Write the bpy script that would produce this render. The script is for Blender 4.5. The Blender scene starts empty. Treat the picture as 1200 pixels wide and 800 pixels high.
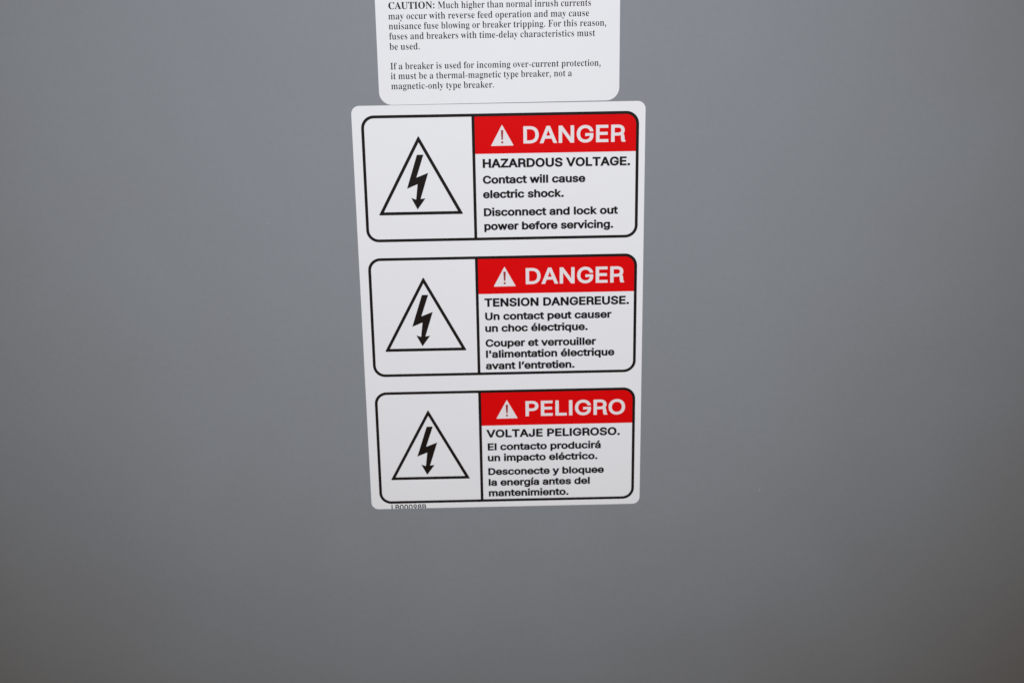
import bpy, bmesh, math, random
from mathutils import Vector, Matrix
from mathutils.geometry import delaunay_2d_cdt

# ------------------------------------------------------------------ scene, camera, light
S = bpy.context.scene
COL = S.collection
MM = 0.001                                   # everything below is laid out in millimetres

cam_d = bpy.data.cameras.new("camera")
cam_d.sensor_width = 36.0
cam_d.lens = 48.0
cam_d.clip_start = 0.01
cam_d.clip_end = 100.0
cam = bpy.data.objects.new("camera", cam_d)
COL.objects.link(cam)
right = Vector((0.99971707, -0.01833239, -0.01515591))
up = Vector((0.02015198, 0.3142837, 0.9491152))
back = right.cross(up)
cam.matrix_world = Matrix(((right.x, up.x, back.x, 0.05385),
                           (right.y, up.y, back.y, -0.53147),
                           (right.z, up.z, back.z, 0.07892),
                           (0, 0, 0, 1)))
cam_d.dof.use_dof = True                     # the handheld photo is a touch soft
cam_d.dof.focus_distance = 0.515
cam_d.dof.aperture_fstop = 22.0
S.camera = cam

W = bpy.data.worlds.new("World")
S.world = W
W.use_nodes = True
bg = W.node_tree.nodes["Background"]
bg.inputs["Color"].default_value = (1.0, 0.61, 0.24, 1)     # warm room light around the photographer
bg.inputs["Strength"].default_value = 0.145

fl = bpy.data.lights.new("camera_flash", 'SPOT')            # the flash above the lens
fl.energy = 15.7
fl.spot_size = math.radians(66.5)
fl.spot_blend = 1.0
fl.shadow_soft_size = 0.03
fl.color = (0.94, 1.0, 1.115)
flash = bpy.data.objects.new("camera_flash", fl)
COL.objects.link(flash)
flash.location = (0.060, -0.680, 0.095)
flash.rotation_euler = (Vector((0.047, 0.0, -0.018)) - flash.location).to_track_quat('-Z', 'Y').to_euler()

S.view_settings.view_transform = 'Standard'
S.view_settings.look = 'None'
S.view_settings.exposure = 0.0
S.view_settings.gamma = 1.0
S.view_settings.use_curve_mapping = False


# ------------------------------------------------------------------ materials
def new_mat(name, rough, spec=0.5):
    m = bpy.data.materials.new(name)
    m.use_nodes = True
    b = m.node_tree.nodes["Principled BSDF"]
    b.inputs["Roughness"].default_value = rough
    b.inputs["Specular IOR Level"].default_value = spec
    return m, m.node_tree, b


def mottled(name, col, rough, amount=0.03, scale=18.0, bump=None, spec=0.5, fine=None):
    """a base colour with a faint, uneven tint and, if asked, a small surface relief"""
    m, nt, b = new_mat(name, rough, spec)
    N, L = nt.nodes.new, nt.links.new
    tc = N('ShaderNodeTexCoord')
    n = N('ShaderNodeTexNoise')
    n.inputs['Scale'].default_value = scale
    n.inputs['Detail'].default_value = 5
    L(tc.outputs['Object'], n.inputs['Vector'])
    r = N('ShaderNodeValToRGB')
    r.color_ramp.elements[0].position = 0.3
    r.color_ramp.elements[1].position = 0.7
    r.color_ramp.elements[0].color = (col[0] * (1 - amount * .6), col[1] * (1 - amount), col[2] * (1 - amount * .8), 1)
    r.color_ramp.elements[1].color = (col[0] * (1 + amount * .6), col[1] * (1 + amount), col[2] * (1 + amount * 1.2), 1)
    L(n.outputs['Fac'], r.inputs['Fac'])
    out = r.outputs['Color']
    if fine:
        f = N('ShaderNodeTexNoise')
        f.inputs['Scale'].default_value = fine[0]
        f.inputs['Detail'].default_value = 3
        L(tc.outputs['Object'], f.inputs['Vector'])
        mr = N('ShaderNodeMapRange')
        mr.inputs['From Min'].default_value = 0.3
        mr.inputs['From Max'].default_value = 0.7
        mr.inputs['To Min'].default_value = 1 - fine[1]
        mr.inputs['To Max'].default_value = 1 + fine[1]
        L(f.outputs['Fac'], mr.inputs['Value'])
        mx = N('ShaderNodeVectorMath')
        mx.operation = 'SCALE'
        L(out, mx.inputs[0])
        L(mr.outputs['Result'], mx.inputs['Scale'])
        out = mx.outputs['Vector']
    L(out, b.inputs['Base Color'])
    if bump:
        k = N('ShaderNodeTexNoise')
        k.inputs['Scale'].default_value = bump[0]
        k.inputs['Detail'].default_value = 2
        L(tc.outputs['Object'], k.inputs['Vector'])
        bp = N('ShaderNodeBump')
        bp.inputs['Strength'].default_value = bump[1]
        bp.inputs['Distance'].default_value = bump[2]
        L(k.outputs['Fac'], bp.inputs['Height'])
        L(bp.outputs['Normal'], b.inputs['Normal'])
    return m


M_PANEL = mottled("grey_powder_coat", (0.2200, 0.2375, 0.2500), 0.65, 0.025, 22.0, (900.0, 0.10, 0.0002), 0.5, (420.0, 0.018))
M_VINYL = mottled("white_vinyl", (0.815, 0.823, 0.826), 0.5, 0.010, 30.0, (160.0, 0.05, 0.0002), 0.15, (500.0, 0.006))
M_PAPER = mottled("white_label_stock", (0.815, 0.823, 0.826), 0.5, 0.008, 30.0, (160.0, 0.05, 0.0002), 0.15, (500.0, 0.006))
M_BLACK = mottled("black_ink", (0.012, 0.0078, 0.0065), 0.5, 0.10, 200.0, None, 0.06)
M_GREY = mottled("small_print_ink", (0.015, 0.011, 0.011), 0.55, 0.10, 200.0, None, 0.06)
M_RED = mottled("red_ink", (0.71, 0.0024, 0.0032), 0.5, 0.05, 120.0, None, 0.03)
M_WHITE = mottled("white_print", (0.80, 0.755, 0.755), 0.5, 0.012, 90.0, None, 0.15)
M_DUST = mottled("pale_dust", (0.62, 0.62, 0.60), 0.9, 0.03, 200.0)


# ------------------------------------------------------------------ helpers
def tag(o, label=None, cat=None, group=None, kind=None):
    for k, v in (("label", label), ("category", cat), ("group", group), ("kind", kind)):
        if v:
            o[k] = v
    return o


def empty(name, loc=(0, 0, 0)):
    o = bpy.data.objects.new(name, None)
    o.empty_display_size = 0.02
    o.location = loc
    COL.objects.link(o)
    return o


def inside(x, y, polys):
    """non-zero winding test"""
    w = 0
    for p in polys:
        x0, y0 = p[-1]
        for x1, y1 in p:
            if y0 <= y:
                if y1 > y and (x1 - x0) * (y - y0) - (x - x0) * (y1 - y0) > 0:
                    w += 1
            elif y1 <= y and (x1 - x0) * (y - y0) - (x - x0) * (y1 - y0) < 0:
                w -= 1
            x0, y0 = x1, y1
    return w != 0


def fill(bm, polys, z, depth, cut=None):
    """a flat printed shape: outlines (mm, y down the label) -> faces z above the steel, with a thickness"""
    verts, edges = [], []
    for p in polys:
        s = len(verts)
        verts += [Vector(q) for q in p]
        edges += [(s + i, s + (i + 1) % len(p)) for i in range(len(p))]
    vo, eo, fo, _, _, _ = delaunay_2d_cdt(verts, edges, [], 0, 1e-6)
    keep = []
    for f in fo:
        cx = sum(vo[i].x for i in f) / len(f)
        cy = sum(vo[i].y for i in f) / len(f)
        if inside(cx, cy, polys):
            keep.append(f)
    vm = {}
    new = []
    for f in keep:
        vs = []
        for i in f:
            if i not in vm:
                vm[i] = bm.verts.new((vo[i].x * MM, -z * MM, -vo[i].y * MM))
            vs.append(vm[i])
        try:
            new.append(bm.faces.new(vs))
        except ValueError:
            pass
    for f in new:
        f.normal_update()
        if f.normal.y > 0:
            f.normal_flip()
    if cut is not None:
        g = list(vm.values()) + new + list({e for f in new for e in f.edges})
        bmesh.ops.bisect_plane(bm, geom=g, plane_co=(0, 0, -cut * MM), plane_no=(0, 0, -1), clear_outer=True, dist=1e-9)
        new = [f for f in bm.faces]
    rim = [e for f in new if f.is_valid for e in f.edges if len(e.link_faces) == 1]
    r = bmesh.ops.extrude_edge_only(bm, edges=list(set(rim)))
    for v in r['geom']:
        if isinstance(v, bmesh.types.BMVert):
            v.co.y += depth * MM


def mesh(name, bm, mat, parent=None):
    me = bpy.data.meshes.new(name)
    bm.normal_update()
    bm.to_mesh(me)
    bm.free()
    me.materials.append(mat)
    o = bpy.data.objects.new(name, me)
    COL.objects.link(o)
    if parent:
        o.parent = parent
    return o


def shape(name, polys, z, mat, parent=None, depth=0.02):
    bm = bmesh.new()
    fill(bm, polys, z, depth)
    return mesh(name, bm, mat, parent)


def rrect(x0, y0, x1, y1, r, n=10):
    """rounded rectangle; r is one radius or (top-left, top-right, bottom-right, bottom-left)"""
    r = (r,) * 4 if not isinstance(r, tuple) else r
    out = []
    for (cx, cy, a0, q) in ((x0 + r[0], y0 + r[0], 180, r[0]), (x1 - r[1], y0 + r[1], 270, r[1]),
                            (x1 - r[2], y1 - r[2], 0, r[2]), (x0 + r[3], y1 - r[3], 90, r[3])):
        if q < 1e-6:
            out.append((cx, cy))
            continue
        for i in range(n + 1):
            a = math.radians(a0 + 90 * i / n)
            out.append((cx + q * math.cos(a), cy + q * math.sin(a)))
    return out


def grow(p, ox, oy):
    """push an outline outwards (to the left of its direction of travel) with mitred corners"""
    n = len(p)
    out = []
    for i in range(n):
        a, b, c = p[i - 1], p[i], p[(i + 1) % n]
        u = Vector((b[0] - a[0], b[1] - a[1]))
        v = Vector((c[0] - b[0], c[1] - b[1]))
        if u.length < 1e-9 or v.length < 1e-9:
            out.append(b)
            continue
        u.normalize()
        v.normalize()
        n1, n2 = Vector((-u.y, u.x)), Vector((-v.y, v.x))
        m = n1 + n2
        k = m.length_squared
        m = n1 if k < 1e-6 else m * min(2.0 / k, 1.8)
        out.append((b[0] + m.x * ox, b[1] + m.y * oy))
    return out


def round_poly(p, r, n=5):
    """polygon with its corners rounded"""
    out = []
    N = len(p)
    for i in range(N):
        a, b, c = Vector(p[i - 1]), Vector(p[i]), Vector(p[(i + 1) % N])
        u, v = (a - b).normalized(), (c - b).normalized()
        s, e = b + u * r, b + v * r
        for j in range(n + 1):
            t = j / n
            q = s * (1 - t) ** 2 + b * 2 * t * (1 - t) + e * t * t
            out.append((q.x, q.y))
    return out


def signed(p):
    return sum(p[i - 1][0] * p[i][1] - p[i][0] * p[i - 1][1] for i in range(len(p))) / 2


# ------------------------------------------------------------------ the steel panel
def build_panel():
    bm = bmesh.new()
    x0, x1, z0, z1, t = -0.62, 0.72, -0.62, 0.34, 0.002
    bmesh.ops.create_cube(bm, size=1.0)
    for v in bm.verts:
        v.co = Vector(((x0 + x1) / 2 + v.co.x * (x1 - x0), t / 2 + v.co.y * t, (z0 + z1) / 2 + v.co.z * (z1 - z0)))
    bmesh.ops.bevel(bm, geom=list(bm.edges), offset=0.0006, segments=2, affect='EDGES', profile=0.5)
    o = mesh("steel_panel", bm, M_PANEL)
    tag(o, "plain grey painted steel panel behind both white stickers", "panel")
    rnd = random.Random(4)
    for (sx, sy, r) in ((165.5, 166.0, 0.19), (-35.5, 45.8, 0.14)):
        b = bmesh.new()
        bmesh.ops.create_icosphere(b, subdivisions=2, radius=r * MM)
        for v in b.verts:
            v.co *= rnd.uniform(0.75, 1.2)
            v.co.y *= 0.5
            v.co += Vector((sx * MM, -0.00005, -sy * MM))
        mesh("dust_speck", b, M_DUST, o)
    return o


build_panel()

# ------------------------------------------------------------------ lettering outlines (advance|contours, cap height 509 / 473)
SANS = {
    ' ': '188|',
    "'": '206|78,318 70,509 136,509 128,318',
    '.': '188|95,-4 78,-1 63,9 53,24 50,41 53,59 63,73 78,83 95,87 113,83 128,73 138,59 141,41 138,24 128,9 113,-1',
    '0': '453|227,-7 174,1 130,24 95,62 69,113 53,178 48,254 53,330 69,395 95,447 130,484 174,508 227,516 279,508 323,484 358,447 384,395 400,330 405,254 400,178 384,113 359,62 323,24 279,1;227,50 261,56 290,74 313,103 330,144 340,194 344,254 340,314 330,365 313,405 290,435 261,453 227,460 192,453 163,435 140,405 123,365 113,314 109,254 113,194 123,144 140,103 163,74 192,56',
    '8': '453|226,-7 178,-2 136,11 101,33 74,62 57,96 52,135 55,166 65,195 81,220 101,241 125,256 153,265 153,267 119,282 93,308 76,342 70,380 75,417 90,450 114,477 146,498 184,511 226,516 269,511 306,498 337,477 361,450 377,417 382,380 376,342 359,308 333,282 300,267 300,265 327,256 351,241 372,220 387,195 397,166 401,135 395,96 378,62 352,33 317,11 275,-2;226,49 258,52 285,60 307,74 323,91 333,113 337,139 333,165 322,189 305,208 283,223 256,232 226,235 196,232 169,223 147,208 130,189 119,165 115,139 119,113 129,91 145,74 167,60 195,52;226,290 252,292 274,300 293,313 307,330 316,351 319,376 316,399 308,420 294,437 275,449 252,457 226,460 200,457 177,449 159,437 145,420 136,399 133,376 136,351 145,330 159,313 178,300 201,292',
    '9': '453|226,516 271,510 310,494 343,468 368,434 384,393 389,347 385,309 373,270 350,224 315,168 200,0 130,0 301,248 307,248 299,234 287,221 273,210 257,202 238,196 218,195 175,199 137,214 106,237 83,269 68,307 64,352 69,397 85,436 110,469 143,494 182,510;226,460 199,457 174,446 154,429 138,407 129,381 125,352 129,322 138,295 154,274 174,257 199,247 226,243 254,247 279,257 299,273 314,295 324,321 327,350 324,381 314,407 299,429 279,446 254,457',
    'A': '480|16,0 201,509 276,509 463,0 395,0 287,302 264,372 232,478 245,478 213,371 191,302 85,0;110,142 110,199 370,199 370,142',
    'B': '456|60,0 60,509 241,509 289,504 329,491 359,469 381,442 394,410 398,374 395,344 387,320 373,301 356,286 336,275 315,267 315,262 339,257 363,245 385,227 402,203 414,173 418,136 413,100 400,67 377,39 344,18 301,4 247,0;125,57 245,57 296,63 330,80 349,105 355,137 352,161 342,184 327,203 306,218 279,228 248,231 125,231;125,285 238,285 265,288 288,296 308,309 323,326 333,348 336,372 330,403 313,429 283,446 240,452 125,452',
    'C': '510|267,-7 205,1 150,25 104,63 70,115 48,179 40,254 48,329 70,393 104,445 150,484 205,508 267,516 305,513 340,504 373,490 402,471 427,447 448,418 463,385 473,348 408,348 401,373 389,395 375,413 357,428 337,440 315,449 292,454 267,456 223,450 184,432 150,403 125,364 109,314 103,254 109,194 125,145 151,105 184,76 223,59 267,53 292,55 315,60 337,69 357,81 375,96 389,114 401,136 408,160 473,160 463,124 448,91 428,62 402,38 373,19 341,5 305,-4',
    'D': '502|219,0 96,0 96,57 215,57 272,63 318,81 354,110 379,149 394,198 399,255 394,312 379,361 354,399 320,428 275,446 221,452 93,452 93,509 225,509 294,501 353,478 385,455 412,426 433,391 455,329 462,255 455,181 433,119 411,83 384,54 351,31 291,8;125,509 125,0 60,0 60,509',
    'E': '419|60,0 60,509 372,509 372,452 125,452 125,286 355,286 355,229 125,229 125,57 375,57 375,0',
    'G': '520|269,-7 205,1 149,25 104,64 69,116 47,179 40,254 47,329 69,393 103,445 149,484 203,508 265,516 304,513 340,504 374,489 403,469 429,445 449,416 465,384 474,349 408,349 399,372 387,393 373,411 356,427 337,439 315,448 291,454 265,456 222,450 183,432 150,404 125,364 109,314 103,254 109,194 125,145 151,105 184,76 224,59 269,53 309,57 345,71 374,93 396,123 410,160 415,202 434,199 283,199 283,256 478,256 478,200 471,141 451,91 419,50 377,19 326,0',
    'H': '517|60,0 60,509 125,509 125,289 392,289 392,509 457,509 457,0 392,0 392,232 125,232 125,0',
    'I': '186|60,0 60,509 126,509 126,0',
    'J': '396|185,-7 143,-2 106,11 75,33 52,63 38,100 33,145 33,173 98,173 98,145 104,104 122,74 149,56 185,50 220,56 248,74 266,104 272,145 272,509 336,509 336,145 332,100 318,63 294,33 263,11 227,-2',
    'L': '393|60,0 60,509 125,509 125,57 361,57 361,0',
    'N': '523|60,0 60,509 136,509 343,183 363,151 388,107 414,55 405,54 401,108 399,157 399,195 399,509 463,509 463,0 387,0 202,290 177,331 148,381 108,452 119,454 122,384 124,328 125,291 125,0',
    'O': '533|267,-7 205,1 150,25 105,63 70,115 48,179 40,254 48,329 70,393 105,445 150,484 205,508 267,516 329,508 384,484 429,445 464,393 486,329 493,254 486,179 464,115 429,63 384,25 329,1;267,53 310,59 349,76 383,105 408,144 425,194 430,254 425,314 408,365 383,404 349,433 310,450 267,456 223,450 184,433 151,404 125,364 109,314 103,254 109,194 125,144 151,105 184,76 223,59',
    'P': '445|60,0 60,509 235,509 289,503 332,487 366,462 390,430 404,391 409,348 404,304 390,265 366,233 332,207 289,191 235,186 109,186 109,242 233,242 269,246 297,256 318,272 333,294 342,319 344,348 342,376 333,402 318,423 297,439 268,449 232,452 125,452 125,0',
    'R': '455|60,0 60,509 236,509 290,504 333,489 367,465 390,433 405,395 409,352 405,309 390,271 367,240 333,217 289,203 236,198 96,198 96,255 234,255 269,258 298,267 319,281 334,300 342,324 345,352 342,380 334,405 319,425 298,440 269,449 233,452 125,452 125,0;300,245 360,232 392,206 403,160 408,80 416,28 434,10 434,0 360,0 346,30 340,90 336,180 325,226 290,250 236,255',
    'S': '447|224,-9 172,-4 128,9 91,31 64,60 46,96 38,137 104,137 110,110 123,88 142,71 166,59 194,52 224,49 257,52 286,60 311,74 329,92 341,114 346,139 342,161 332,179 316,193 296,205 245,222 184,239 128,260 86,289 67,313 56,341 52,372 58,413 75,448 102,476 138,498 180,511 227,516 275,511 316,498 351,476 377,449 394,415 401,378 337,378 326,412 302,437 267,453 225,459 194,456 167,448 145,435 129,418 118,398 115,376 119,352 131,334 148,319 169,308 212,293 264,279 312,264 336,252 359,238 379,220 395,198 405,171 408,139 403,99 386,64 360,34 323,11 278,-4',
    'T': '449|32,452 32,509 417,509 417,452 257,452 257,0 193,0 193,452',
    'U': '517|259,-8 203,-2 154,15 114,43 85,80 66,124 60,173 60,509 124,509 124,178 128,144 141,113 160,87 187,68 220,56 259,52 298,56 331,68 357,87 377,113 389,144 393,178 393,509 457,509 457,173 451,124 433,80 403,43 363,15 315,-2',
    'V': '480|204,0 16,509 84,509 192,206 215,137 248,31 235,31 267,138 290,206 395,509 463,509 278,0',
    'Z': '438|42,0 42,46 273,385 306,431 341,476 348,454 285,452 223,452 40,452 40,509 397,509 397,462 169,129 134,81 97,33 90,54 152,57 214,57 399,57 399,0',
    'a': '389|160,-9 126,-5 94,5 68,22 48,45 35,73 30,108 34,138 43,161 58,179 78,193 100,203 125,211 178,220 234,227 252,230 265,235 273,243 276,255 276,257 273,279 267,297 256,311 240,322 220,329 196,331 171,329 149,322 132,313 118,301 107,288 100,274 41,291 57,322 79,346 104,364 133,375 163,382 194,384 239,379 263,372 286,360 306,343 322,320 333,290 337,251 337,0 277,0 277,52 272,52 252,25 236,12 215,1 190,-6;170,45 202,49 228,59 248,74 263,93 272,115 276,138 276,190 259,182 231,176 200,171 175,168 134,159 117,150 103,139 95,124 92,105 94,87 102,72 114,61 130,52 149,47',
    'b': '424|229,-8 198,-5 172,4 153,17 138,31 118,59 112,59 112,0 53,0 53,509 114,509 114,319 118,319 137,346 152,360 171,373 197,381 229,384 274,378 313,361 345,332 370,293 385,245 390,189 385,133 370,84 346,45 313,16 274,-2;220,47 253,51 279,66 301,88 316,117 325,151 328,189 325,227 316,261 301,290 280,311 253,325 220,330 188,325 161,312 140,291 125,263 116,229 113,189 116,150 125,115 140,86 162,65 188,51',
    'c': '396|207,-8 159,-2 117,16 82,46 56,85 40,133 34,187 40,243 56,291 82,330 117,360 159,378 207,384 234,383 260,377 284,368 305,356 324,341 340,322 353,301 362,277 303,262 290,289 270,311 242,325 207,330 173,325 145,310 124,287 108,258 99,224 96,187 99,151 108,117 124,89 145,66 173,51 207,46 243,52 271,66 292,89 304,117 363,102 354,78 341,56 325,37 306,21 285,9 261,-1 235,-6',
    'd': '424|195,-8 151,-2 111,16 79,45 55,84 39,133 34,189 39,245 55,293 79,332 112,361 151,378 196,384 228,381 253,373 272,360 287,346 306,319 311,319 311,509 372,509 372,0 313,0 313,59 307,59 287,31 272,17 252,4 227,-5;205,47 236,51 263,65 284,86 299,115 309,150 312,189 309,229 300,263 284,291 263,312 237,325 205,330 172,325 145,311 124,290 108,261 99,227 96,189 99,151 109,117 124,88 145,66 172,51',
    'e': '404|212,-8 161,-2 117,16 82,46 56,85 40,132 34,187 39,242 55,290 81,329 115,359 157,378 205,384 236,382 266,374 294,361 319,341 341,315 357,282 368,242 371,194 371,169 75,169 75,221 338,221 310,202 307,237 298,269 283,294 263,314 237,326 205,330 173,326 146,313 125,294 109,270 99,241 96,211 96,178 100,139 110,106 128,80 151,61 179,50 212,46 234,48 254,53 271,61 285,73 297,88 306,105 365,91 353,63 335,39 311,19 283,4 249,-5',
    'f': '254|228,379 228,327 6,327 6,379;81,0 81,432 84,461 96,486 113,505 135,519 161,527 187,530 222,527 243,521 227,468 215,472 195,474 171,470 154,460 145,443 142,419 142,0',
    'g': '425|207,-151 168,-148 134,-140 105,-127 82,-110 64,-91 51,-69 101,-41 122,-66 136,-78 154,-88 178,-95 207,-97 249,-92 282,-75 298,-58 308,-34 311,-6 311,68 306,68 287,41 272,28 252,16 227,8 195,5 152,10 113,27 80,53 55,90 39,136 34,191 39,246 55,293 80,332 112,361 152,378 196,384 228,382 253,373 273,360 288,346 308,319 313,319 313,379 372,379 372,-9 367,-54 350,-90 324,-117 291,-136 251,-147;205,59 237,63 264,75 285,95 300,121 309,154 312,193 309,231 300,264 285,291 264,312 237,325 205,330 172,325 145,312 124,290 109,262 99,229 96,193 99,155 109,123 124,96 145,76 172,63',
    'h': '410|114,227 114,0 53,0 53,509 114,509 114,287 102,287 124,332 152,362 187,379 227,384 264,380 295,369 321,349 341,321 353,285 357,240 357,0 296,0 296,235 290,275 273,304 246,323 210,329 184,326 161,317 141,303 126,283 117,257',
    'i': '167|53,0 53,379 114,379 114,0;84,471 67,474 54,483 44,496 41,511 44,527 54,540 67,549 84,552 100,549 114,540 123,527 126,511 123,496 114,483 100,474',
    'k': '381|110,137 110,212 121,212 284,379 360,379 184,199 177,199;53,0 53,509 114,509 114,0;294,0 148,186 191,229 372,0',
    'l': '182|60,0 60,509 123,509 123,0',
    'm': '610|53,0 53,379 112,379 112,295 108,295 118,323 132,346 151,363 172,376 195,384 219,386 257,380 287,361 309,331 321,295 312,295 322,321 337,343 357,361 381,375 407,383 437,386 468,383 497,372 522,354 541,328 553,296 557,255 557,0 496,0 496,254 490,289 473,313 447,326 419,330 395,328 374,320 358,307 345,290 338,270 335,247 335,0 274,0 274,260 269,288 253,311 229,326 199,330 178,328 158,320 140,307 126,289 117,266 114,238 114,0',
    'n': '410|114,227 114,0 53,0 53,379 112,379 112,287 102,287 124,332 152,362 187,379 227,384 264,380 295,369 321,349 341,321 353,285 357,240 357,0 296,0 296,235 290,275 273,304 246,323 210,329 184,326 161,317 141,303 126,283 117,257',
    'o': '415|207,-8 159,-2 117,16 82,46 56,85 40,133 34,187 40,243 56,291 82,330 117,360 159,378 207,384 256,378 299,360 333,330 359,291 376,243 381,187 376,133 359,85 333,46 299,16 256,-2;207,46 242,51 270,66 292,89 307,117 316,151 319,187 316,224 307,258 292,287 270,310 242,325 207,330 173,325 145,310 124,287 108,258 99,224 96,187 99,151 108,117 124,89 145,66 173,51',
    'p': '424|53,-143 53,379 112,379 112,319 118,319 137,346 152,360 171,373 197,381 229,384 274,378 313,361 345,332 370,293 385,245 390,189 385,133 370,84 346,45 313,16 274,-2 229,-8 198,-5 173,4 153,17 138,31 118,59 114,59 114,-143;220,47 253,51 279,66 301,88 316,117 325,151 328,189 325,227 316,261 301,290 280,311 253,325 220,330 188,325 161,312 140,291 125,263 116,229 113,189 116,150 125,115 140,86 162,65 188,51',
    'q': '424|372,-143 311,-143 311,59 306,59 287,31 272,17 252,4 227,-5 195,-8 151,-2 111,16 79,45 55,84 39,133 34,189 39,245 55,293 79,332 112,361 151,378 196,384 228,381 253,373 272,360 287,346 307,319 313,319 313,379 372,379;205,47 236,51 263,65 284,86 299,115 309,150 312,189 309,229 300,263 284,291 263,312 237,325 205,330 172,325 145,311 124,290 108,261 99,227 96,189 99,151 109,117 124,88 145,66 172,51',
    'r': '259|53,0 53,379 112,379 112,321 115,321 130,347 152,367 181,380 213,385 229,384 243,384 243,322 230,324 207,326 182,323 159,315 140,301 126,284 117,262 114,237 114,0',
    's': '365|182,-8 145,-5 112,3 84,18 62,38 45,63 36,94 94,107 105,79 124,60 150,49 181,45 217,50 244,62 262,81 268,103 265,121 254,136 237,147 212,155 149,170 104,186 72,208 53,237 47,274 51,305 65,332 87,354 115,370 149,381 187,384 223,381 254,372 279,358 299,339 314,316 324,290 268,277 258,298 243,316 219,328 187,333 156,329 131,317 114,299 109,277 112,258 124,243 144,232 172,223 229,209 275,194 306,171 325,142 331,107 326,75 312,47 290,24 260,6 223,-5',
    't': '227|204,379 204,327 6,327 6,379;65,471 126,471 126,98 128,76 136,61 150,53 170,50 185,51 202,54 213,2 192,-3 168,-4 125,2 92,21 72,52 65,93',
    'u': '410|182,-5 146,-1 115,11 89,31 69,59 57,95 53,139 53,379 114,379 114,144 119,105 137,75 164,56 200,50 226,53 249,62 268,77 283,97 293,122 296,153 296,379 357,379 357,0 298,0 298,92 307,92 286,47 257,17 222,0',
    'v': '389|163,0 17,379 84,379 165,155 187,87 206,21 184,21 203,87 224,155 305,379 371,379 226,0',
    'w': '567|138,0 23,379 87,379 133,214 154,137 175,41 165,41 186,135 206,214 252,379 316,379 362,214 382,136 402,41 391,41 413,135 434,214 480,379 545,379 429,0 368,0 319,172 305,225 291,280 277,338 291,338 277,280 263,225 248,172 199,0',
    'y': '389|47,-139 61,-86 71,-87 88,-90 104,-89 118,-84 130,-74 141,-58 151,-36 163,-1 17,379 84,379 165,155 187,87 206,21 184,21 202,87 224,155 305,379 371,379 204,-58 191,-85 177,-107 159,-124 139,-136 117,-143 91,-145 65,-143',
    'á': '389|160,-9 126,-5 94,5 68,22 48,45 35,73 30,108 34,138 43,161 58,179 78,193 100,203 125,211 178,220 234,227 252,230 265,235 273,243 276,255 276,257 273,279 267,297 256,311 240,322 220,329 196,331 171,329 149,322 132,313 118,301 107,288 100,274 41,291 57,322 79,346 104,364 133,375 163,382 194,384 239,379 263,372 286,360 306,343 322,320 333,290 337,251 337,0 277,0 277,52 272,52 252,25 236,12 215,1 190,-6;170,45 202,49 228,59 248,74 263,93 272,115 276,138 276,190 259,182 231,176 200,171 175,168 134,159 117,150 103,139 95,124 92,105 94,87 102,72 114,61 130,52 149,47;162,457 210,557 278,557 212,457',
    'é': '404|212,-8 161,-2 117,16 82,46 56,85 40,132 34,187 39,242 55,290 81,329 115,359 157,378 205,384 236,382 266,374 294,361 319,341 341,315 357,282 368,242 371,194 371,169 75,169 75,221 338,221 310,202 307,237 298,269 283,294 263,314 237,326 205,330 173,326 146,313 125,294 109,270 99,241 96,211 96,178 100,139 110,106 128,80 151,61 179,50 212,46 234,48 254,53 271,61 285,73 297,88 306,105 365,91 353,63 335,39 311,19 283,4 249,-5;177,457 225,557 293,557 227,457',
    'í': '167|53,0 53,379 114,379 114,0;57,457 104,557 173,557 107,457',
    '’': '177|52,318 82,509 151,509 98,318',
}
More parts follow.
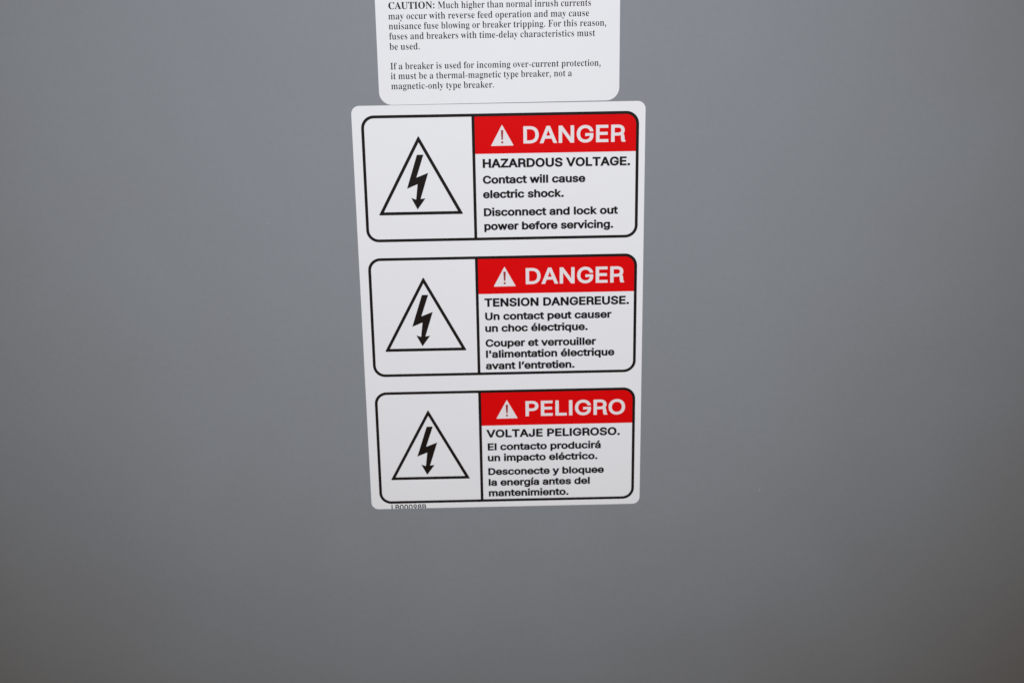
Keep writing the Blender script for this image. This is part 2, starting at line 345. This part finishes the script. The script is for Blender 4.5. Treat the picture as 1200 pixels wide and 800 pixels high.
SERIF = {
    ' ': '174|',
    ',': '180|130,42 124,19 107,2 84,-4 61,2 44,19 38,42 44,65 61,82 84,88 107,82 124,65;136,42 130,-16 106,-66 46,-112 24,-84 52,-50 62,-10 50,30',
    '-': '230|28,118 28,168 202,168 202,118',
    '.': '180|130,42 124,19 107,2 84,-4 61,2 44,19 38,42 44,65 61,82 84,88 107,82 124,65',
    ':': '200|142,48 135,23 117,5 92,-2 67,5 49,23 42,48 49,73 67,91 92,98 117,91 135,73;142,282 135,257 117,239 92,232 67,239 49,257 42,282 49,307 67,325 92,332 117,325 135,307',
    'A': '437|-9,0 -9,18 9,21 24,30 36,47 49,75 206,466 224,465 384,87 411,34 425,22 443,18 443,0 229,0 229,18 259,21 277,30 283,46 273,81 253,132 103,132 79,71 76,59 75,48 80,32 96,21 124,18 128,18 128,0;113,161 242,161 177,319',
    'C': '469|257,-11 193,-3 137,20 91,56 56,104 34,162 26,228 34,294 56,351 92,399 139,435 195,458 259,465 309,459 367,440 388,435 408,443 419,465 437,465 437,308 420,308 392,364 356,407 328,427 298,439 265,443 212,430 174,389 151,321 144,226 152,138 177,74 219,36 278,24 318,29 358,45 395,71 428,106 447,89 409,45 365,14 314,-5',
    'F': '405|15,0 15,17 45,23 62,34 72,53 75,84 75,375 71,405 61,423 43,433 14,439 14,455 394,455 394,320 377,320 369,357 355,385 336,406 310,420 275,428 230,431 200,429 191,427 186,421 182,398 182,247 190,247 229,253 256,270 274,301 284,347 302,347 302,118 285,118 274,168 257,200 229,218 189,224 182,224 182,81 183,59 188,43 196,31 210,24 229,19 257,17 257,0',
    'H': '524|15,0 15,17 45,22 62,32 72,50 75,81 75,379 71,406 62,424 44,434 16,439 16,455 242,455 242,439 204,432 193,425 187,415 183,400 182,379 182,251 342,251 342,379 337,415 331,425 320,432 282,439 282,455 507,455 507,439 478,434 461,424 452,407 449,379 449,81 452,52 461,33 478,22 507,17 507,0 282,0 282,17 311,21 329,31 339,49 342,81 342,221 182,221 182,81 185,50 194,32 212,22 242,17 242,0',
    'I': '261|13,0 13,17 42,23 61,32 72,49 75,75 75,387 72,412 63,427 45,435 13,439 13,455 244,455 244,439 214,435 196,427 186,412 183,387 183,77 187,44 194,34 206,26 246,17 246,0',
    'M': '634|14,0 14,17 43,22 61,32 72,50 75,79 75,382 74,402 71,416 64,426 53,432 15,439 15,455 185,455 317,142 449,455 617,455 617,439 590,433 573,423 563,405 560,378 560,85 561,61 565,43 571,31 582,23 596,19 617,17 617,0 396,0 396,17 433,25 443,32 450,44 453,61 455,83 455,399 288,0 270,0 105,389 105,80 109,48 120,30 139,20 169,17 169,0',
    'N': '494|403,-11 107,350 107,79 110,49 119,31 136,21 167,17 167,0 18,0 18,17 39,19 54,23 65,30 71,41 75,57 76,79 76,388 36,433 18,439 18,455 156,455 391,169 391,377 390,399 386,414 379,425 369,431 331,439 331,455 480,455 480,439 450,434 433,425 425,407 422,377 422,-11',
    'O': '526|261,-11 213,-6 169,7 129,29 94,58 66,93 45,134 32,179 28,228 32,276 45,321 66,362 95,397 130,426 170,448 216,462 265,466 313,462 357,448 397,427 431,399 459,364 481,323 494,277 498,228 494,179 481,134 459,93 430,58 395,29 355,7 310,-6;265,12 315,26 351,66 372,133 379,228 376,293 365,346 348,389 324,419 294,437 260,443 210,430 174,389 152,322 145,228 149,163 159,109 177,67 201,37 230,18',
    'T': '424|92,0 92,17 123,21 142,31 152,50 156,81 156,433 149,433 102,426 65,403 41,367 29,318 11,318 11,455 410,455 410,317 394,317 381,368 357,404 319,426 269,433 263,433 263,81 267,49 276,30 296,21 328,17 328,0',
    'U': '493|248,-13 192,-8 147,6 114,29 91,61 78,103 73,155 73,379 70,406 61,424 43,434 15,439 15,455 240,455 240,439 202,432 192,425 185,415 181,379 181,140 186,88 203,51 221,35 245,25 275,22 326,31 363,56 385,99 392,159 392,378 389,406 379,423 360,433 328,439 328,455 474,455 474,439 448,432 433,421 425,404 422,378 422,181 418,118 403,69 380,32 346,7 302,-8',
    'a': '344|255,-10 226,-5 208,10 200,35 168,11 133,-4 95,-9 64,-4 40,11 25,34 20,63 25,91 39,115 63,136 119,164 199,190 199,241 196,266 187,282 171,292 148,296 123,293 109,286 104,274 113,257 121,243 123,231 120,215 110,202 95,194 77,191 59,194 45,203 36,218 33,236 37,259 49,278 69,295 95,308 126,316 162,318 223,312 263,292 280,271 290,244 293,210 293,62 295,40 298,36 304,34 320,42 329,28 306,7 281,-6;151,34 174,41 187,50 199,63 199,169 164,157 138,139 123,114 118,84 122,56 133,39',
    'b': '361|43,-11 43,388 41,414 37,428 26,436 8,439 8,455 138,455 138,279 162,301 190,314 221,318 254,313 284,299 308,276 326,245 338,208 342,166 337,118 323,75 300,40 270,13 233,-4 192,-10 162,-6 133,7 105,28 53,-11;183,14 204,18 220,30 232,49 242,95 245,160 242,213 231,251 212,273 184,280 169,277 155,270 144,257 138,242 138,69 143,38 158,20',
    'c': '294|156,-10 119,-5 87,11 59,35 38,68 24,106 19,150 25,196 40,237 64,271 96,297 133,313 175,319 218,314 250,298 271,275 277,245 275,228 266,215 253,207 236,204 214,209 201,225 196,251 197,261 197,271 194,286 185,294 169,297 144,290 126,269 116,235 112,187 118,123 137,76 156,55 178,42 204,38 239,47 271,72 285,60 248,21 205,-2',
    'd': '370|140,-10 107,-5 78,10 53,35 35,66 23,104 19,147 24,196 36,237 55,272 81,297 112,313 146,318 175,314 201,301 223,280 223,401 220,419 212,430 198,437 176,439 176,455 319,455 319,75 320,54 325,41 335,32 353,28 353,11 294,6 223,-10 223,39 201,12 173,-5;171,28 187,31 202,41 215,56 223,76 223,242 217,257 206,270 191,278 174,281 155,277 141,267 130,250 121,210 118,153 120,98 130,58 146,36',
    'e': '301|154,-10 117,-5 85,10 58,35 37,69 24,109 19,157 24,201 38,240 59,273 87,298 120,313 157,318 193,314 224,301 249,280 268,251 279,216 283,173 283,166 117,166 123,112 138,73 164,50 199,42 225,47 248,62 270,86 285,73 248,27 205,-1;116,192 201,192 201,215 199,252 193,277 181,292 161,297 136,286 121,255 116,203',
    'f': '214|15,0 15,16 40,22 46,27 50,35 52,73 52,277 16,277 16,310 52,310 52,353 56,386 67,413 85,436 123,457 174,465 212,460 240,446 257,425 263,400 260,381 252,367 239,358 224,355 208,358 195,365 187,376 185,391 187,405 193,420 196,426 197,433 193,441 180,443 163,440 153,430 149,413 148,390 148,310 203,310 203,277 148,277 148,65 150,40 158,26 173,18 199,16 199,0',
    'g': '328|146,-140 89,-136 48,-122 22,-100 14,-75 20,-54 38,-38 69,-26 44,-10 29,9 24,30 28,54 42,74 67,92 102,110 58,135 31,169 22,212 27,242 40,268 60,289 88,305 120,315 157,318 196,315 233,304 317,304 317,268 268,268 286,237 291,203 288,176 276,151 258,131 234,116 205,106 172,103 157,103 142,104 126,102 112,94 104,84 101,71 105,59 119,51 141,49 175,49 223,47 259,40 285,29 303,13 312,-9 316,-37 311,-67 296,-92 272,-113 219,-133;157,124 178,130 190,146 197,173 199,211 197,249 190,276 178,292 157,297 137,292 124,276 117,249 114,211 117,173 124,146 137,130;161,-116 205,-113 238,-104 257,-88 263,-66 260,-51 249,-41 231,-36 205,-34 97,-34 79,-52 73,-73 79,-89 95,-103 122,-113',
    'h': '381|18,0 18,16 35,19 45,26 51,37 52,56 52,399 51,417 46,429 36,437 19,440 19,455 148,455 148,267 175,295 207,313 243,318 281,312 309,292 325,258 330,212 330,56 332,38 337,26 347,19 363,16 363,0 202,0 202,16 207,16 223,21 232,34 235,56 235,217 234,241 229,258 219,268 203,271 173,262 148,235 148,56 149,38 154,26 164,19 180,16 180,0',
    'i': '199|101,362 81,366 65,376 54,393 50,412 54,432 65,449 81,460 101,463 120,460 137,449 147,432 151,412 147,393 136,376 120,366;18,0 18,16 35,19 45,26 51,37 52,56 52,252 51,272 47,285 37,291 20,293 21,310 148,310 148,56 150,38 154,26 164,19 180,16 180,0',
    'k': '359|17,0 17,16 35,19 45,26 51,38 52,56 52,398 51,417 47,429 38,436 20,439 21,455 148,455 148,169 227,248 240,264 244,278 235,290 209,293 206,293 206,310 345,310 345,293 308,284 275,260 222,209 346,34 360,21 376,16 376,0 211,0 211,16 217,16 234,20 239,32 232,49 163,147 148,134 148,56 149,38 154,26 164,19 180,16 180,0',
    'l': '200|18,0 18,16 35,19 45,26 51,37 52,56 52,398 51,417 47,429 38,436 20,439 20,455 148,455 148,56 150,38 154,26 164,19 180,16 180,0',
    'm': '555|18,0 18,16 35,19 45,26 51,37 52,56 52,253 51,271 46,284 36,291 19,294 19,310 146,310 146,265 173,294 204,312 237,318 277,312 305,293 320,261 348,293 381,312 418,318 455,312 482,292 498,258 504,212 504,56 505,38 510,26 520,19 536,16 536,0 377,0 377,16 393,19 403,26 408,38 410,56 410,217 408,241 404,258 394,268 377,271 349,263 324,237 324,56 326,38 331,26 340,19 356,16 356,0 199,0 199,16 215,19 225,26 230,38 232,56 232,217 230,241 226,258 216,268 199,271 170,262 146,235 146,56 148,38 152,27 162,19 177,16 177,0',
    'n': '381|18,0 18,16 35,19 45,26 51,37 52,56 52,253 51,271 46,284 36,291 19,294 19,310 148,310 148,267 175,296 207,313 243,318 281,312 309,292 325,258 330,212 330,56 332,38 337,26 347,19 363,16 363,0 202,0 202,16 207,16 223,21 232,34 235,56 235,217 234,241 229,258 219,268 203,271 173,262 148,235 148,56 149,38 154,26 164,19 180,16 180,0',
    'o': '337|169,-10 127,-5 90,11 60,37 38,70 24,110 19,154 24,199 38,239 60,272 90,297 127,313 168,318 209,313 245,298 275,273 298,240 312,200 317,154 312,108 298,69 275,36 245,11 210,-5;169,11 193,18 209,39 214,56 217,81 220,154 217,227 208,271 192,292 169,299 144,292 128,271 120,227 117,154 120,82 123,56 128,39 144,18',
    'p': '372|17,-139 17,-124 31,-122 40,-117 47,-110 50,-101 52,-64 52,243 51,269 46,283 37,291 19,295 19,310 143,310 143,263 166,294 195,313 230,319 264,314 293,298 317,274 335,241 346,203 350,160 346,113 334,72 316,38 291,12 261,-5 227,-10 196,-5 170,9 148,32 148,-58 152,-99 158,-110 167,-118 197,-123 197,-139;195,28 222,36 239,59 249,99 253,154 250,208 241,248 232,265 218,275 199,278 179,273 162,259 148,235 148,69 160,46 176,33',
    'r': '288|18,0 18,16 35,19 45,26 51,37 52,56 52,252 51,273 46,285 37,291 20,293 21,310 146,310 146,252 165,280 187,301 210,314 233,318 258,315 275,304 286,287 289,266 287,248 278,234 265,225 248,222 233,224 222,231 207,250 199,257 189,260 175,255 162,241 152,220 149,192 149,56 152,37 159,25 173,19 197,16 197,0',
    's': '289|151,-10 122,-6 87,6 73,9 60,4 51,-9 36,-9 36,105 53,105 66,68 87,39 112,21 140,15 162,18 179,27 189,40 192,58 183,84 156,105 107,130 76,148 54,169 41,193 37,220 44,259 65,291 98,312 141,319 166,316 199,308 206,306 213,305 223,308 230,319 244,319 244,222 228,222 215,254 196,277 174,291 149,296 130,294 116,286 108,274 105,259 107,244 115,232 128,222 146,212 191,189 221,172 241,151 253,127 257,95 250,51 228,18 194,-3',
    't': '229|124,-9 89,-4 66,10 53,36 48,71 48,279 20,279 20,300 88,369 112,398 129,424 144,424 144,310 208,310 208,279 144,279 144,82 146,64 149,51 157,43 168,40 189,49 206,75 222,66 198,24 165,-1',
    'u': '375|131,-10 91,-3 65,17 51,51 46,97 46,248 44,268 39,282 29,291 11,294 11,310 142,310 142,74 144,58 151,46 162,38 177,36 205,43 228,66 228,248 226,269 221,283 209,291 189,294 189,310 324,310 324,70 326,51 331,39 342,33 360,30 360,13 300,7 228,-10 228,40 209,19 186,3 160,-7',
    'v': '307|142,-10 38,248 22,281 12,290 -3,293 -3,310 164,310 164,294 156,294 136,290 129,276 130,268 185,122 236,253 241,272 237,284 224,292 203,294 203,310 305,310 305,295 289,289 278,279 260,243 160,-10',
    'w': '435|122,-10 17,265 6,284 -1,290 -11,293 -11,310 138,310 138,293 120,289 116,284 114,276 116,266 120,253 167,127 211,235 201,266 190,288 181,293 168,295 168,310 323,310 323,293 302,288 296,276 296,269 298,262 336,141 382,256 387,275 385,283 380,289 356,295 356,310 445,310 445,295 433,292 425,284 412,258 304,-10 289,-10 223,197 140,-10',
    'y': '301|52,-140 29,-137 10,-125 -3,-107 -7,-84 -4,-67 5,-53 18,-43 36,-40 51,-42 64,-49 72,-61 75,-76 74,-81 74,-87 77,-96 86,-99 99,-92 114,-74 129,-44 140,-5 36,251 25,275 15,287 8,292 -3,293 -5,293 -5,310 162,310 162,293 136,289 130,284 128,275 130,267 133,257 185,119 230,241 236,260 238,274 236,284 229,289 203,293 203,310 300,310 300,293 287,290 277,281 259,242 162,-24 145,-65 129,-96 113,-117 95,-131 76,-138',
}



def parse(s):
    adv, cs = s.split('|')
    cs = [[tuple(map(float, q.split(','))) for q in c.split(' ')] for c in cs.split(';')] if cs else []
    return float(adv), cs


def run(bm, text, font, x0, x1, base, cap, z, ox, oy, track=0, cut=None, depth=0.015):
    """one line of print between x0 and x1 with capitals cap mm tall, standing on base"""
    pen, cs = 0.0, []
    for ch in text:
        a, g = parse(font[ch])
        cs += [[(x + pen, y) for x, y in c] for c in g]
        pen += a + track
    unit = max(y for _, y in [q for c in parse(font['H'])[1] for q in c])
    lo = min(x for c in cs for x, _ in c)
    hi = max(x for c in cs for x, _ in c)
    sx = (x1 - x0 - 2 * ox) / (hi - lo)
    sy = (cap - 2 * oy) / unit
    pts = [[(x0 + ox + (x - lo) * sx, base - oy - y * sy) for x, y in c] for c in cs]
    # the big outlines tell which way the contours run; then thicken or thin them
    big = max(pts, key=lambda c: abs(signed(c)))
    s = -1 if signed(big) > 0 else 1
    pts = [grow(c, ox * s, oy * s) for c in pts]
    fill(bm, pts, z, depth, cut)


# ------------------------------------------------------------------ the danger label (three panels)
Z_BACK, Z_BAND, Z_INK, Z_TOP = 0.16, 0.20, 0.24, 0.28


def warning_panel(label, top, heading, lines, pictogram_shift, parent):
    bot = top + 50.57
    L0, R0, D0, D1, t = 3.54, 111.85, 46.54, 47.70, 1.16
    bm = bmesh.new()
    fill(bm, [rrect(L0, top, R0, bot, 5.0), list(reversed(rrect(L0 + t, top + t, R0 - t, bot - t, 3.9)))], Z_INK, 0.02)
    fill(bm, [rrect(D0, top + t * .9, D1, bot - t * .9, 0)], Z_INK, 0.02)
    p = mesh("warning_panel", bm, M_BLACK, parent)
    p["label"] = label
    shape("header_band", [rrect(D1 - .05, top + t * .5, R0 - t * .5, top + 15.80, (0, 4.4, 0, 0))], Z_BAND, M_RED, p)
    # white alert triangle with a dark red exclamation mark
    ax, ay = 58.35, top + 4.45
    shape("alert_triangle", [round_poly([(ax, ay), (ax + 4.45, ay + 8.25), (ax - 4.45, ay + 8.3)], .25, 3)], Z_INK, M_WHITE, p)
    dot = [(ax + .44 * math.cos(math.radians(a)), ay + 6.95 + .44 * math.sin(math.radians(a))) for a in range(0, 360, 30)]
    shape("exclamation_mark", [[(ax - .50, ay + 2.15), (ax + .50, ay + 2.15), (ax + .29, ay + 5.95), (ax - .29, ay + 5.95)], dot], Z_TOP, M_MARK, p)
    bm = bmesh.new()
    run(bm, heading[0], SANS, heading[1], heading[2], top + heading[3], 6.75, Z_INK, .235, .24, 8)
    mesh("header_lettering", bm, M_WHITE, p)
    # voltage pictogram
    q = pictogram_shift
    tri = [(25.62 + q, top + 8.15), (42.42 + q, top + 39.64), (8.88 + q, top + 39.64)]
    inn = [(25.62 + q, top + 10.82), (40.30 + q, top + 38.40), (10.95 + q, top + 38.40)]
    shape("voltage_triangle", [round_poly(tri, .55), list(reversed(inn))], Z_INK, M_BLACK, p)
    bolt = [(24.81, 15.66), (27.38, 15.66), (24.33, 24.70), (29.01, 22.86), (25.68, 33.30), (27.60, 33.05),
            (24.34, 37.55), (21.95, 32.75), (23.88, 33.50), (24.66, 27.35), (20.44, 29.10)]
    shape("lightning_bolt", [[(x + q, top + y) for x, y in bolt]], Z_INK, M_BLACK, p)
    for i, (text, x0, x1, y) in enumerate(lines):
        bm = bmesh.new()
        if i == 0:
            run(bm, text, SANS, x0, x1, top + y, 3.58, Z_INK, .245, .20, 12)
        else:
            run(bm, text, SANS, x0, x1, top + y, 3.24, Z_INK, .225, .175, 4)
        mesh("headline_lettering" if i == 0 else "message_lettering", bm, M_BLACK, p)
    return p


M_MARK = mottled("dark_red_ink", (0.33, 0.012, 0.014), 0.45, 0.05, 120.0, None, 0.35)

dl = empty("danger_label", (0, 0, 0))
tag(dl, "tall white danger sticker with three red-headed panels and voltage triangles", "warning label")
shape("backing", [rrect(0, 0, 114.3, 171.21, 3.1)], Z_BACK, M_VINYL, dl, 0.16)
warning_panel("topmost danger panel, in English", 3.78, ("DANGER", 66.65, 106.60, 12.00), [
    ("HAZARDOUS VOLTAGE.", 50.50, 108.55, 21.38),
    ("Contact will cause", 50.42, 90.90, 27.72),
    ("electric shock.", 50.36, 82.40, 33.53),
    ("Disconnect and lock out", 50.55, 103.92, 40.78),
    ("power before servicing.", 50.60, 102.10, 46.46)], 0.0, dl)
warning_panel("middle danger panel, in French", 60.91, ("DANGER", 66.88, 106.65, 12.00), [
    ("TENSION DANGEREUSE.", 49.98, 108.80, 21.24),
    ("Un contact peut causer", 50.12, 101.68, 26.92),
    ("un choc électrique.", 50.05, 92.00, 31.98),
    ("Couper et verrouiller", 50.05, 95.40, 38.38),
    ("l'alimentation électrique", 50.12, 103.00, 43.16),
    ("avant l’entretien.", 49.95, 86.60, 48.20)], -0.1, dl)
warning_panel("bottom danger panel, in Spanish", 118.19, ("PELIGRO", 66.10, 107.65, 11.90), [
    ("VOLTAJE PELIGROSO.", 49.62, 105.62, 21.20),
    ("El contacto producirá", 50.00, 97.60, 27.00),
    ("un impacto eléctrico.", 49.92, 96.25, 31.98),
    ("Desconecte y bloquee", 50.00, 99.00, 38.30),
    ("la energía antes del", 50.05, 93.03, 43.28),
    ("mantenimiento.", 50.02, 84.00, 48.18)], -0.15, dl)
bm = bmesh.new()
run(bm, "LB00098B", SANS, 8.45, 23.2, 171.72, 2.45, Z_INK, .085, .06, 8, 171.18)
mesh("part_number_lettering", bm, M_BLACK, dl)

# ------------------------------------------------------------------ the caution label above it
ul = empty("caution_label", (0, 0, 0))
tag(ul, "white sticker of small serif caution text, touching the danger sticker from above", "caution label")
out = rrect(11.13, -96.0, 103.98, 0.0, 5.0)
out = [(x, y - 0.12 - 0.0033 * (x - 11.1) if y > -20 else y) for x, y in out]
shape("backing", [out], 0.15, M_PAPER, ul, 0.15)
bm = bmesh.new()
run(bm, "CAUTION:", SERIF, 16.12, 33.6, -36.22, 2.58, Z_BAND, .03, .015, 0)
mesh("heading_lettering", bm, M_BLACK, ul)
for text, x0, x1, y in (
        ("Much higher than normal inrush currents", 34.85, 92.9, -36.22),
        ("may occur with reverse feed operation and may cause", 15.95, 92.25, -32.42),
        ("nuisance fuse blowing or breaker tripping. For this reason,", 15.97, 98.75, -28.72),
        ("fuses and breakers with time-delay characteristics must", 15.97, 94.55, -24.95),
        ("be used.", 15.93, 27.42, -21.08),
        ("If a breaker is used for incoming over-current protection,", 15.93, 96.7, -13.68),
        ("it must be a thermal-magnetic type breaker, not a", 15.95, 85.65, -9.95),
        ("magnetic-only type breaker.", 15.95, 55.55, -6.12)):
    bm = bmesh.new()
    run(bm, text, SERIF, x0, x1, y, 2.52, Z_BAND, -.034, .010, -4)
    mesh("message_lettering", bm, M_GREY, ul)
